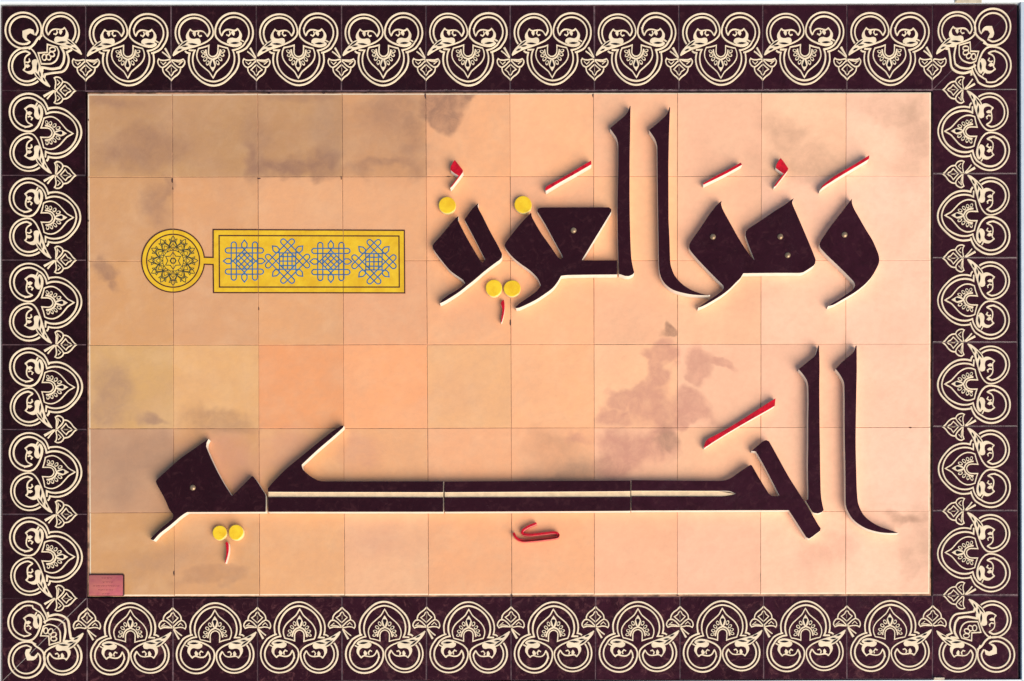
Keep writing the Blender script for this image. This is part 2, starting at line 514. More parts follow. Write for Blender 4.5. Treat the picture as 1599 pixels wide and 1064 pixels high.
class Draw:
    def __init__(self, f=None, seed=0):
        self.bm = bmesh.new(); self.k = 0; self.f = f or (lambda p: p); self.seed = seed
    def wob(self, p):
        """slow drift of the hand that trailed the slip; none at the tile's edge"""
        e = max(0.0, min(1.0, (.48 - abs(p.x)) * 8)); a = self.seed * 2.1
        return Vector((p.x + e * .0045 * math.sin(9 * p.y + a) * math.cos(5 * p.x + 2 * a), p.y + e * .0045 * math.sin(8 * p.x + 1.7 * a)))
    def _h(self):
        self.k += 1
        return SH * (1 + .011 * (self.k % 37))
    def line(self, pts, w=SLIPW, closed=False, taper=None, conv=None, step=16, raw=False):
        c = conv or (lambda p: p)
        q = [self.f(c(p)) for p in pts]
        if not raw: q = smooth(q, closed, step)
        w *= 1 + .10 * math.sin(self.k * 2.3 + self.seed * 1.7)
        ribbon(self.bm, [self.wob(T(p)) for p in q], w, -.004, self._h() + .004, closed, taper)
    def fill(self, pts, conv=None, step=14, dark=False):
        c = conv or (lambda p: p)
        q = smooth([self.f(c(p)) for p in pts], True, step)
        blob(self.bm, [self.wob(T(p)) for p in q], -.004, self._h() + (.0075 if dark else .004), mat=1 if dark else 0)
    def slot(self, a, b, w, conv=None):
        """almond of dark glaze left between two points"""
        a, b = Vector(a), Vector(b); n_ = (b - a).normalized(); n_ = Vector((-n_.y, n_.x)) * w
        self.fill([tuple(a), tuple(a.lerp(b, .3) + n_ * .85), tuple(a.lerp(b, .6) + n_), tuple(b), tuple(a.lerp(b, .6) - n_), tuple(a.lerp(b, .3) - n_ * .85)], conv, dark=True)

def leaf_end(d):
    """left scroll whose leaf crosses the ring and points at the joint"""
    d.line(arc(490, 632, 440, 217, 2, 30) + [(918, 690), (870, 762), (780, 832), (650, 892), (520, 938), (400, 975), (280, 1010), (180, 1052), (90, 1105), (-10, 1168)], conv=z2, step=20, taper=(1, .8))
    d.line(arc(490, 627, 355, 219, 5, 26) + [(835, 630), (805, 690), (780, 712)], conv=z2, step=20)
    d.line([(785, 705), (745, 640), (690, 592), (610, 577), (480, 592), (435, 580), (398, 542)], w=.019, conv=z2)
    d.fill([(395, 528), (340, 610), (303, 690), (308, 775), (370, 835), (372, 878), (480, 872), (560, 890), (640, 872), (642, 820), (618, 772), (560, 758), (500, 772), (430, 766), (383, 732), (365, 680), (370, 610), (402, 572)], conv=z2)
    d.line([(590, 600), (572, 655), (612, 705), (662, 688)], w=.018, conv=z2)
    d.fill([(470, 600), (520, 600), (525, 680), (495, 712), (470, 680), (450, 640)], conv=z2)
    d.fill([(345, 790), (240, 846), (150, 925), (70, 1012), (10, 1095), (-14, 1165), (60, 1125), (160, 1062), (280, 1012), (400, 976), (520, 940), (640, 890), (560, 870), (420, 870)], conv=z2)
    d.slot((340, 832), (165, 960), 19, z2); d.slot((350, 890), (575, 908), 21, z2); d.slot((215, 962), (360, 942), 19, z2)
    d.slot((95, 1068), (215, 1012), 19, z2)

def stem_end(d):
    """right scroll that folds back and runs on into the big loop, with two stems to the joint"""
    d.line([(690, 880), (640, 850), (560, 846)], w=.022, conv=z3)
    d.line([(690, 876), (655, 918), (590, 944), (500, 948), (400, 928), (300, 892), (180, 830), (90, 740)] + arc(510, 625, 450, 185, -38, 30) + [(800, 990), (700, 1052), (620, 1085), (570, 1096)], conv=z3, step=20)
    d.line([(222, 712), (180, 640), (165, 545)] + arc(515, 620, 352, 168, -40, 24) + [(735, 925), (650, 990), (560, 1030), (468, 1046)], conv=z3, step=20)
    d.line([(215, 705), (262, 612), (330, 567), (420, 566), (520, 590), (560, 575), (600, 538)], w=.019, conv=z3)
    d.fill([(600, 526), (660, 600), (702, 680), (690, 765), (650, 835), (560, 850), (430, 876), (350, 880), (348, 830), (390, 780), (460, 760), (560, 776), (618, 740), (640, 680), (630, 610), (592, 572)], conv=z3)
    d.line([(402, 605), (422, 660), (380, 712), (330, 682)], w=.018, conv=z3)
    d.fill([(465, 600), (515, 600), (535, 660), (505, 712), (475, 690), (440, 640)], conv=z3)
    d.line([(655, 790), (745, 842)], w=.019, conv=z3, raw=True)
    d.fill([(360, 870), (560, 846), (640, 850), (690, 880), (640, 920), (560, 940), (430, 925)], conv=z3)
    d.slot((430, 895), (645, 880), 23, z3)
    d.line([(310, 90), (400, 245), (490, 405)], w=.030, taper=(1.1, .55), conv=z1, step=30)
    d.line([(230, 185), (330, 260), (450, 372)], w=.018, conv=z1, step=30)

def flower(d, dx=0.0):
    c = lambda p: (z1(p)[0] + dx, z1(p)[1])
    d.line([(485, 440), (430, 405), (300, 428), (190, 420), (140, 390), (115, 440), (122, 520), (170, 592), (245, 628), (335, 572), (430, 480), (485, 432)], w=.0175, conv=c)
    d.line([(485, 425), (600, 428), (720, 430), (812, 395), (852, 450), (840, 530), (775, 612), (700, 622), (600, 560), (520, 470), (485, 432)], w=.0175, conv=c)
    d.line([(190, 470), (262, 545), (340, 470)], w=.012, conv=c)
    d.line([(690, 545), (790, 460), (680, 475), (560, 445)], w=.012, conv=c)
    d.line([(243, 620), (258, 730), (330, 830), (410, 895), (482, 975), (554, 895), (650, 825), (720, 730), (738, 615)], w=.0185, conv=c)
    d.line([(480, 548), (400, 622), (335, 690), (385, 728), (420, 760), (440, 812), (480, 852), (520, 812), (540, 760), (590, 722), (638, 690), (560, 622)], w=.016, closed=True, conv=c, step=30)
    d.line([(480, 640), (480, 740)], w=.010, conv=c, raw=True)

def palmette(d):
    d.line([(475, 150), (380, 180), (268, 205), (240, 280), (235, 370), (260, 450), (320, 540), (420, 630), (490, 695), (540, 780), (565, 818), (590, 780), (640, 695), (710, 630), (820, 530), (875, 450), (900, 370), (890, 280), (862, 208), (760, 185), (665, 155), (665, 290), (640, 350), (600, 378), (565, 385), (530, 378), (490, 345), (472, 290)], w=.0175, closed=True, conv=z4)
    for (px, py, L, W) in ((360,283,44,32), (375,360,46,33), (412,436,50,33), (465,512,52,34), (667,512,52,34), (720,436,50,33), (758,352,46,33), (772,276,44,32)):
        v = Vector((px - 565, py - 300)).normalized(); s = Vector((-v.y, v.x))
        if py < 300: v, s = Vector((math.copysign(1, px - 565), -.2)), Vector((0.0, 1.0))
        for q, dk in ((1.0, False), (.56, True)):
            pts = [(px + v.x * q * L * math.cos(a) + s.x * q * W * math.sin(a), py + v.y * q * L * math.cos(a) + s.y * q * W * math.sin(a)) for a in [k * math.pi / 5 for k in range(10)]]
            d.fill(pts, conv=z4, step=40, dark=dk)
    d.fill([(565, 430), (520, 470), (498, 560), (520, 615), (565, 690), (610, 615), (632, 560), (610, 470)], conv=z4, step=30)
    d.fill([(565, 462), (540, 530), (526, 580), (545, 605), (585, 605), (604, 580), (590, 530)], conv=z4, step=30, dark=True)
    d.line([(415, 240), (428, 320), (478, 400), (565, 440), (652, 400), (702, 320), (715, 240)], w=.022, conv=z4)

def big_loop(d):
    d.line([(-22, 262), (20, 292), (72, 302), (55, 380), (52, 480), (75, 590), (130, 700), (220, 800), (330, 890), (450, 950), (565, 970), (690, 950), (800, 895), (910, 800), (1000, 700), (1055, 600), (1085, 480), (1080, 370), (1066, 288), (1100, 272)], conv=z4, step=20)
    d.line([(55, 238), (178, 242), (150, 310), (135, 400), (140, 500), (170, 610), (230, 710), (310, 790), (420, 855), (565, 888), (700, 860), (810, 800), (890, 720), (950, 620), (985, 520), (995, 420), (985, 330), (955, 244)], conv=z4, step=20)

def finish(d, clip=True):
    if clip: clip_box(d.bm, -.497, .497, -.52, .52)
    me = bm_mesh(d.bm, "slip", [M_SLIP, M_SLOT], 50)
    return me

ME_SCROLL, ME_PALM = [], []
for k in range(5):                                 # five hands of the same pattern
    d = Draw(seed=k); leaf_end(d); stem_end(d); big_loop(d); ME_SCROLL.append(finish(d))
    d = Draw(seed=k + 7); palmette(d); ME_PALM.append(finish(d))
d = Draw(); flower(d); ME_BUD_R = finish(d)
d = Draw(); flower(d, -976); ME_BUD_L = finish(d)

# corner drawing, in a tile that spans 15..980 by 62..1035 of its own sketch
def cz(p): return ((p[0] - 15) / 965 * 976 + 22, (p[1] - 62) / 973 * 976 + 62)
def transpose(p): return (22 + (p[1] - 62), 62 + (p[0] - 22))
def right_leaf(p): return (1020 - p[0] - 24, p[1] - 14)
def right_stem(p): return (p[0] - 20 if p[0] < 900 else p[0], p[1] - (14 if p[0] < 900 else 0))
def corner(stem):
    d = Draw()
    if stem:
        d.f = right_stem; stem_end(d)
    else:
        d.f = right_leaf; leaf_end(d)
    d.f = lambda p: transpose(right_leaf(p)); leaf_end(d)
    d.f = cz
    d.line(arc(270, 342, 205, -32, 300, 36) + [(395, 500), (330, 555)], step=20)
    d.line(arc(272, 340, 158, -20, 285, 30)[::-1] + [(425, 385), (400, 400)], step=20) if False else None
    d.line([(405, 400), (432, 345)] + arc(272, 340, 158, 0, 285, 28)[2:] + [(335, 480), (345, 465)], step=20)
    d.fill([(400, 402), (345, 372), (310, 395), (305, 430), (345, 468), (300, 460), (265, 420), (262, 350), (340, 325), (385, 340)])
    d.line([(480, 400), (430, 440), (390, 500), (330, 552)], w=.026)
    d.line([(545, 508), (655, 542), (678, 605), (652, 690), (592, 730), (480, 728), (443, 603), (545, 600)], w=.019, closed=True)
    for (px, py, a) in ((605, 568, 5), (598, 622, 35), (562, 655, 60), (515, 655, 85)):
        pts = [(px + 34 * math.cos(t) * math.cos(rad(a)) - 25 * math.sin(t) * math.sin(rad(a)), py + 34 * math.cos(t) * math.sin(rad(a)) + 25 * math.sin(t) * math.cos(rad(a))) for t in [k * math.pi / 6 for k in range(12)]]
        d.line(pts, w=.015, closed=True, raw=True)
    if stem:
        d.line([(700, 545), (738, 620), (728, 720), (690, 778), (600, 790), (490, 768), (488, 822)], w=.029)
        d.line([(815, 588), (770, 600), (790, 680), (772, 765), (720, 822), (600, 838), (520, 850), (512, 885)], w=.029)
    else:
        d.line([(782, 552), (703, 545), (738, 620), (728, 720), (690, 778), (600, 790), (490, 768), (488, 822)], w=.029)
        d.line([(828, 570), (768, 600), (790, 680), (772, 765), (720, 822), (600, 838), (520, 850), (512, 885)], w=.029)
    clip_box(d.bm, -.497, .497, -.497, .497)
    me = bm_mesh(d.bm, "slip", [M_SLIP, M_SLOT], 50)
    return me
ME_CORNER, ME_CORNER_STEM = corner(False), corner(True)
d = Draw(); d.f = transpose; flower(d); clip_box(d.bm, -.52, .52, -.497, .497); ME_BUD_B = bm_mesh(d.bm, "slip", [M_SLIP, M_SLOT], 50)

ME_BTILE = bm_mesh(prism([(-.4955, -.4955), (.4955, -.4955), (.4955, .4955), (-.4955, .4955)], -.06, 0, .006, 0), "border_tile", [M_GLAZE])
ME_MITRE_A = bm_mesh(prism([(-.4955, -.4947), (.4947, .4955), (-.4955, .4955)], -.06, 0, .006, 0), "border_tile", [M_GLAZE])
ME_MITRE_B = bm_mesh(prism([(-.4947, -.4955), (.4955, -.4955), (.4955, .4947)], -.06, 0, .006, 0), "border_tile", [M_GLAZE])

def border_tile(x0, x1, y0, y1, turn, me=ME_BTILE):
    o = obj("border_tile", me, panel)
    w, h = (x1 - x0) * S, (y1 - y0) * S
    o.location = (X((x0 + x1) / 2), Y((y0 + y1) / 2), -rnd.uniform(.0002, .0007))
    o.rotation_euler = (rnd.uniform(-.006, .006), rnd.uniform(-.006, .006), rad(turn) + rnd.uniform(-.002, .002))
    if turn % 180: w, h = h, w
    glaze_sheen_tone(o, (x0 + x1) / 2, (y0 + y1) / 2)
    o.scale = (w, h, (w + h) / 2)
    return o
def deco(o, parts):
    for name, me in parts:
        c = obj(name, rnd.choice(me) if isinstance(me, list) else me, o)
        c.location = (rnd.uniform(-.004, .004), rnd.uniform(-.004, .004), 0) if name != "bud_motif" else (0, 0, 0)
        c.rotation_euler = (0, 0, rnd.uniform(-.006, .006)) if name != "bud_motif" else (0, 0, 0)
STD = [("scroll_motif", ME_SCROLL), ("palmette_motif", ME_PALM), ("bud_motif", ME_BUD_R), ("bud_motif", ME_BUD_L)]

JT = [2, 133.5, 267, 400, 533, 665, 796.8, 928, 1060, 1191, 1322.5, 1456, 1588.5]
JB = [2.5, 136, 269.7, 402, 534, 666, 798, 930, 1062, 1192.5, 1322.5, 1456.5, 1590.5]
def ty(x): return lerp(8.8, 7.0, x / 1599), lerp(142.0, 140.5, x / 1599)
def by(x): return lerp(934, 930, x / 1599), lerp(1065.5, 1060, x / 1599)
for k in range(1, 11):
    m = (JT[k] + JT[k+1]) / 2; a, b = ty(m)
    deco(border_tile(JT[k], JT[k+1], a, b, 0), STD)
    m = (JB[k] + JB[k+1]) / 2; a, b = by(m)
    deco(border_tile(JB[k], JB[k+1], a, b, 180), STD)
for k in range(6):
    a, b = lerp(141.5, 935.5, k / 6), lerp(141.5, 935.5, (k + 1) / 6)
    x0, x1 = lerp(2, 3, k / 6), lerp(133.5, 136.5, (k + .5) / 6)
    deco(border_tile(x0, x1, a, b, 90), STD)
    a, b = lerp(140, 929.5, k / 6), lerp(140, 929.5, (k + 1) / 6)
    deco(border_tile(1456.3, lerp(1588, 1590, k / 6), a, b, -90), STD)
CB = [("bud_motif", ME_BUD_R), ("bud_motif", ME_BUD_B)]
a, b = ty(60);   deco(border_tile(2, 133.5, a, b, 0), [("scroll_motif", ME_CORNER)] + CB)
a, b = by(1520); deco(border_tile(1456.5, 1590.5, a, b, 180), [("scroll_motif", ME_CORNER)] + CB)
# mitred corners: the joint runs along the diagonal
a, b = ty(1520)
t = border_tile(1456, 1588.5, a, b, 0, ME_MITRE_A); border_tile(1456, 1588.5, a, b, 0, ME_MITRE_B)
c = obj("scroll_motif", ME_CORNER_STEM, t); c.rotation_euler = (0, 0, rad(-90))
for me in (ME_BUD_R, ME_BUD_B):
    c = obj("bud_motif", me, t); c.rotation_euler = (0, 0, rad(-90))
a, b = by(60)
t = border_tile(2.5, 136, a, b, 0, ME_MITRE_A); border_tile(2.5, 136, a, b, 0, ME_MITRE_B)
c = obj("scroll_motif", ME_CORNER_STEM, t); c.rotation_euler = (0, 0, rad(90))
for me in (ME_BUD_R, ME_BUD_B):
    c = obj("bud_motif", me, t); c.rotation_euler = (0, 0, rad(90))

# ---- painted cartouche: yellow enamel with brown outlines, four blue knots and a dark rosette
JOINTS = [(268.8 + 272) / 2 + .1, 403.4, 536.0]
def cut_joints(bm):
    """leave the tile joints open"""
    for jx in JOINTS:
        g = .45
        for s in (-1, 1):
            bmesh.ops.bisect_plane(bm, geom=bm.verts[:] + bm.edges[:] + bm.faces[:], dist=1e-8,
                                   plane_co=(X(jx + s * g), 0, 0), plane_no=(1, 0, 0))
        kill = [f for f in bm.faces if abs(f.calc_center_median().x - X(jx)) < (g - .02) * S]
        bmesh.ops.delete(bm, geom=kill, context='FACES')
    return bm
def pv(p): return Vector((X(p[0]), Y(p[1])))
def fill_flat(bm, pts, z):
    bm.faces.new([bm.verts.new((*pv(p), z)) for p in pts])
MC, MR = (270.4, 407.6), 49.0
a0 = math.degrees(math.asin(5.4 / MR))
outl = [(MC[0] + MR * math.cos(rad(t)), MC[1] - MR * math.sin(rad(t))) for t in [lerp(a0, 360 - a0, k / 64) for k in range(65)]]
outl += [(333, 413.4), (333.6, 457.3), (632, 457.8), (631.4, 360.2), (333, 359), (333, 402.6)]
Z0 = .0006
bm = bmesh.new()
def tri_fill(bm, pts, z):
    vs = [bm.verts.new((*pv(p), z)) for p in pts]
    es = [bm.edges.new((vs[k], vs[(k + 1) % len(vs)])) for k in range(len(vs))]
    bmesh.ops.triangle_fill(bm, use_beauty=True, edges=es, normal=(0, 0, 1))
tri_fill(bm, outl, Z0)
for f in bm.faces:
    if f.normal.z < 0: f.normal_flip()
cart = obj("cartouche", bm_mesh(cut_joints(bm), "cartouche", [M_YELFLAT]), panel)
tag(cart, "painted yellow cartouche with a round medallion and a banner of four blue knots")
zc = [0]
def eline(bm, pts, w, closed=False, sm=False, step=2.0):
    zc[0] += 1
    q = [Vector(p) for p in pts]
    if sm: q = smooth(pts, closed, step)
    ribbon(bm, [pv(p) for p in q], w * S, Z0 + .00002, .00018 + .00001 * (zc[0] % 23), closed)
bm = bmesh.new()
eline(bm, outl, 2.0, True)
eline(bm, [(342.2, 368.3), (623, 369), (623.6, 448.7), (342.8, 448.7)], 2.0, True)
eline(bm, [(MC[0] + 41.3 * math.cos(k * math.pi / 32), MC[1] + 41.3 * math.sin(k * math.pi / 32)) for k in range(64)], 2.0, True)
obj("brown_outline", bm_mesh(cut_joints(bm), "brown_outline", [M_BROWN], 50), cart)

def knot(cx, cy, turn, sc=1.0):
    lines = []
    def L(pts, closed=True): lines.append((pts, closed))
    def stadium(x0, y0, x1, y1, r):
        v = Vector((x1 - x0, y1 - y0)).normalized(); s = Vector((-v.y, v.x)); out = []
        for base, sg in ((Vector((x1, y1)), 1), (Vector((x0, y0)), -1)):
            for k in range(7):
                a = math.pi * (k / 6 - .5)
                out.append(tuple(base + v * (sg * r * math.cos(a)) + s * (sg * r * math.sin(a))))
        return out
    for s in (-1, 1):
        L(stadium(s * 120, -188, s * 120, 188, 29)); L(stadium(-188, s * 120, 188, s * 120, 29))
        L([(0, s * 130), (-30, s * 165), (-30, s * 200), (0, s * 238), (30, s * 200), (30, s * 165)])
        L([(s * 130, 0), (s * 165, -30), (s * 200, -30), (s * 238, 0), (s * 200, 30), (s * 165, 30)])
    for k in (-70, 0, 70):
        L([(-62 + k / 2 , -62 - k / 2), (62 + k / 2, 62 - k / 2)], False); L([(-62 - k / 2, 62 - k / 2), (62 - k / 2, -62 - k / 2)], False)
    L([(0, -128), (128, 0), (0, 128), (-128, 0)])
    cs, sn = math.cos(rad(turn)), math.sin(rad(turn))
    out = []
    for pts, closed in lines:
        out.append(([(cx + sc * (p[0] * cs - p[1] * sn) / 7.268, cy + sc * (p[0] * sn + p[1] * cs) / 7.268) for p in pts], closed))
    return out
for (cx, cy, turn, sc) in ((381.7, 408.1, 0, 1), (449.2, 408.2, 45, 1.02), (516.7, 408.8, 0, 1), (584, 409.2, 45, 1.02)):
    bm = bmesh.new()
    ln = knot(cx, cy, turn, sc)
    for pts, closed in ln: eline(bm, pts, 1.9, closed)
    k_ = obj("blue_knot", bm_mesh(cut_joints(bm), "blue_knot", [M_BLUE], 50), cart)
bm = bmesh.new()
def pol(r, a): return (MC[0] + r * math.cos(rad(a)), MC[1] - r * math.sin(rad(a)))
for k in range(12):
    a = 30 * k
    eline(bm, [pol(29, a), pol(32, a - 5), pol(35.5, a - 4), pol(38.8, a), pol(35.5, a + 4), pol(32, a + 5)], 1.1, True)
    for sg in (-1, 1):
        eline(bm, [pol(34, a + sg * 7), pol(30.5, a + sg * 3), pol(31, a + sg * 9), pol(34.5, a + sg * 10.5)], 1.1, True)
        eline(bm, [pol(32.5, a), pol(20, a + sg * 30)], 1.05)
        eline(bm, [pol(29.5, a + sg * 6), pol(16.5, a + sg * 33)], 1.05)
        eline(bm, [pol(27, a), pol(21, a + sg * 15), pol(16, a + sg * 15)], 1.05)
        eline(bm, [pol(36, a + sg * 3), pol(25, a + sg * 14)], 1.0)
eline(bm, [pol(13.5 if k % 2 == 0 else 8.2, 30 + 30 * k) for k in range(12)], 1.3, True)
eline(bm, [pol(16.5, 15 + 30 * k) for k in range(12)], 1.1, True)
eline(bm, [pol(4.4, 60 * k) for k in range(6)], 1.9, True)
obj("rosette_lines", bm_mesh(cut_joints(bm), "rosette_lines", [M_GREEN], 50), cart)

# ---------------------------------------------------------------- raised lettering
H = 14.5 * S                        # how far the letters stand out
LETTERS = "raised dark letters of the inscription"
def conv(zx, zy, sc, pts): return [(zx + p[0] / sc, zy + p[1] / sc) for p in pts]

def piece(name, outlines, label, cat, group, face, h=H, side=None, bev=.55, rc=1.1, face_name="glazed_face", side_name="clay_body", step=3.0, z0=0.0):
    """relief piece standing on the tiles: clay body with a glazed front"""
    shapes = []
    for o in outlines:
        q = round_corners(smooth(o, True, step), rc)
        shapes.append([Vector(at(p.x, p.y, h)) for p in q])
    mx = sum(p.x for p in shapes[0]) / len(shapes[0]); my = sum(p.y for p in shapes[0]) / len(shapes[0])
    c = Vector((mx, my))
    me = slab([[p - c for p in s] for s in shapes], z0, h, bev * S)
    body, front = split_by_normal(me)
    bpy.data.meshes.remove(me)
    t = thing_at(name, (mx, my))
    tag(t, label, cat, group)
    b = obj(side_name, bm_mesh(body, side_name, [side or M_CLAY], 50), t)
    f = obj(face_name, bm_mesh(front, face_name, [face], 50), t)
    if face is M_GLAZE: glaze_sheen_tone(f, *(sum(p[k] for p in outlines[0]) / len(outlines[0]) for k in (0, 1)))
    t["h"] = h
    t["mid"] = (mx, my)
    return t
def screw(t, px, py):
    x, y = at(px, py, H)
    bm = bmesh.new()
    bmesh.ops.create_cone(bm, cap_ends=True, segments=20, radius1=4.4 * S, radius2=4.4 * S, depth=.0012)
    r = bmesh.ops.create_uvsphere(bm, u_segments=20, v_segments=8, radius=3.9 * S)
    for v in r["verts"]: v.co.z = max(v.co.z, -.0003) * .55 + .0006
    o = obj("screw_cap", bm_mesh(bm, "screw_cap", [M_SCREW], 40), t)
    o.location = (x - t["mid"][0], y - t["mid"][1], H + .0002)

# upper line, from the right
F = conv(1240, 290, 5.32, [(487,100),(480,120),(483,150),(500,195),(540,265),(600,370),(650,450),(690,540),(706,590),(706,640),(680,700),(640,765),(590,820),(530,870),(470,910),(400,950),(330,990),(280,1004),(320,975),(380,940),(440,900),(492,860),(506,832),(496,800),(450,750),(380,680),(280,585),(222,522),(210,490),(225,455),(280,370),(340,290),(410,200),(455,140)])
t = piece("waw_letter", [F], "single dark waw letter at the right end of the upper line, one brass screw cap", "letter", LETTERS, M_GLAZE); screw(t, 1318.9, 367)
E = conv(1060, 290, 5.067, [(340,118),(335,142),(345,180),(370,230),(420,320),(470,410),(520,490),(570,560),(598,590),(575,530),(545,450),(526,392),(530,362),(550,340),(650,275),(760,200),(840,150),(885,115),(912,98),(898,130),(905,160),(940,240),(1000,380),(1050,500),(1083,585),(1080,615),(1060,640),(985,687),(960,692),(750,692),(510,695),(490,730),(450,770),(400,820),(350,860),(280,905),(200,950),(150,970),(180,945),(240,905),(300,865),(345,830),(356,808),(350,790),(320,760),(250,690),(150,585),(95,520),(80,490),(83,465),(110,420),(170,335),(240,230),(290,165),(320,135)])
t = piece("ha_waw_letters", [E], "joined dark letters with three brass screw caps, in the upper line", "letter", LETTERS, M_GLAZE)
for p in ((1113.3, 370.3), (1218.5, 370), (1230.1, 399)): screw(t, *p)
ALIF = conv(930, 150, 5.32, [(614,90),(620,95),(615,200),(610,350),(606,600),(607,1000)]) + conv(930, 300, 5.32, [(608,250),(615,400),(622,590),(650,680),(690,735),(740,780),(800,815),(880,845),(955,860),(850,857),(760,846),(660,820),(600,785),(560,740),(535,680),(525,600),(520,300),(517,100)]) + conv(930, 150, 5.32, [(513,600),(511,420),(495,362),(470,322),(443,284),(520,221),(580,166),(602,130)])
piece("alif_letter", [ALIF], "tall dark alif letter whose foot sweeps to the right, in the upper line", "letter", LETTERS, M_GLAZE)
LAM = conv(930, 150, 5.32, [(285,80),(291,84),(288,300),(284,500),(283,760)]) + conv(930, 300, 5.32, [(283,20),(285,200),(290,400),(298,550),(312,630),(323,668),(310,685),(275,700),(245,698),(210,686),(193,684),(190,600),(184,400),(181,100)]) + conv(930, 150, 5.32, [(187,600),(187,410),(175,352),(150,312),(118,269),(180,216),(240,166),(270,126)])
piece("lam_letter", [LAM], "tall dark lam letter with short foot left of the sweeping upper alif", "letter", LETTERS, M_GLAZE)
B = conv(780, 280, 4.8375, [(240,250),(215,275),(150,345),(90,420),(44,480),(38,502),(50,530),(100,590),(160,640),(230,690),(285,745),(312,802),(280,845),(220,890),(160,930),(118,966),(125,976),(150,972),(200,950),(270,915),(340,870),(400,825),(440,775),(465,731),(520,725),(700,722),(889,721),(889,613),(760,614),(622,612),(720,450),(845,245),(845,225),(825,212),(600,212),(320,213),(290,222),(284,242),(344,338),(404,448),(464,558),(479,590),(460,605),(440,587),(380,500),(310,400),(255,305),(242,275)])
t = piece("ain_zay_letters", [B], "wide dark joined letters with a triangular loop left of the tall lam", "letter", LETTERS, M_GLAZE); screw(t, 895.8, 360.2)
A = conv(660, 280, 4.255, [(371,156),(366,178),(376,205),(400,250),(450,350),(500,440),(528,498),(526,520),(512,537),(480,560),(440,590),(400,622),(350,665),(300,705),(250,745),(190,785),(140,815),(113,826),(130,800),(170,770),(220,740),(260,712),(283,690),(270,672),(240,650),(180,605),(110,520),(70,465),(64,442),(75,425),(120,375),(170,315),(215,262),(239,244),(236,275),(300,400),(388,548),(400,553),(416,535),(346,398),(277,268),(300,235),(330,195),(355,172)])
piece("ya_zay_letters", [A], "dark joined letters split by a slanting slot at the left end of the upper line", "letter", LETTERS, M_GLAZE)

# lower line
AL2 = conv(1220, 530, 6.26, [(730,58),(738,62),(739,300),(735,500),(730,800),(728,1000)]) + conv(1220, 680, 6.26, [(730,200),(738,500),(748,640),(765,700),(800,770),(860,830),(950,885),(1080,932),(1152,956),(1050,957),(950,946),(840,915),(760,871),(700,820),(660,760),(635,700),(628,640),(625,300),(620,80)]) + conv(1220, 530, 6.26, [(618,800),(618,600),(615,442),(605,402),(570,340),(530,289),(580,236),(640,182),(690,141),(712,110)])
piece("alif_letter", [AL2], "tall dark alif letter with a curved foot at the right end of the lower line", "letter", LETTERS, M_GLAZE)
LM2 = conv(1220, 530, 6.26, [(363,57),(370,62),(375,250),(373,450),(375,800),(378,1000)]) + conv(1220, 680, 6.26, [(379,100),(381,300),(386,540),(393,620),(406,690),(417,733),(395,753),(360,765),(325,760),(305,752),(235,636),(262,628),(263,560),(259,300),(262,80)]) + conv(1220, 530, 6.26, [(262,800),(265,600),(262,452),(250,402),(215,346),(168,292),(220,251),(280,202),(325,165),(345,121)])
piece("lam_letter", [LM2], "tall dark lam letter by the crossing diagonal stroke in the lower line", "letter", LETTERS, M_GLAZE)
J = conv(1120, 660, 5.32, [(-714,733),(0,731),(594,730),(660,830),(740,955),(765,966),(790,950),(855,900),(861,880),(840,850),(740,680),(600,460),(500,280),(430,155),(405,145),(380,155),(284,236),(320,241),(336,266),(400,380),(516,605),(500,611),(455,611),(430,592),(360,480),(287,354),(275,352),(200,400),(130,450),(80,475),(30,483),(-200,483),(-714,478),(-714,568),(0,569),(100,571),(152,592),(100,611),(0,613),(-714,612)])
# the pale stripe is a groove: the face is open there and a lower clay strip shows
def kaf_piece(outl, strip, label, name):
    t = piece(name, [outl], label, "letter", LETTERS, M_GLAZE, rc=.7)
    q = [Vector(at(p[0], p[1], H)) - Vector(t["mid"]) for p in strip]
    bm = bmesh.new(); blob(bm, q, .0, H - .0030)
    obj("groove_strip", bm_mesh(bm, "groove_strip", [M_STRIP]), t)
    return t
M_STRIP = simple("sandy_groove_clay", (.78, .56, .33), .5, .08, 60)
GY0, GY1 = 767.9, 776.0
kaf_piece(J, [(985.7, 766.5), (1120, 766.6), (1150, 771.5), (1120, 776), (985.7, 776.5)], "dark right part of the long bar with a slanting crossed stroke in the lower line", "ha_letter")
K2a = [(693.8, 799.6), (984.9, 798.3), (984.9, 776.2), (838, 776.6), (693.8, 776.9), (693.8, 769.2), (838, 768.4), (984.9, 767.4), (984.9, 750.4), (838, 751.0), (693.8, 751.9)]
# upper and lower band of the middle piece, joined under the groove
def bands(name, up, low, strip, label):
    t = piece(name, [up, low], label, "letter", LETTERS, M_GLAZE, rc=.5)
    q = [Vector(at(p[0], p[1], H)) - Vector(t["mid"]) for p in strip]
    bm = bmesh.new(); blob(bm, q, .0, H - .0030)
    obj("groove_strip", bm_mesh(bm, "groove_strip", [M_STRIP]), t)
    return t
bands("kaf_bar", [(694.0, 769.0), (838, 768.3), (984.6, 767.4), (984.6, 750.5), (838, 751.1), (694.0, 751.9)],
      [(694.0, 799.6), (838, 799.0), (984.6, 798.2), (984.6, 776.0), (838, 776.4), (694.0, 776.7)],
      [(694.2, 778), (984.4, 777.3), (984.4, 766.2), (694.2, 767.8)],
      "straight dark middle part of the long striped bar in the lower line")
Kup = conv(390, 650, 5.32, [(151,630),(150,600),(200,540),(300,440),(420,340),(560,225),(680,130),(760,80),(782,78),(775,97),(700,165),(560,285),(432,405),(440,440),(480,480),(530,515),(590,539),(700,541),(1100,541),(1608,541),(1608,633),(1000,632),(400,631)])
Klo = conv(390, 650, 5.32, [(151,672),(400,672),(1000,673),(1608,675),(1608,796),(1000,796),(151,796)])
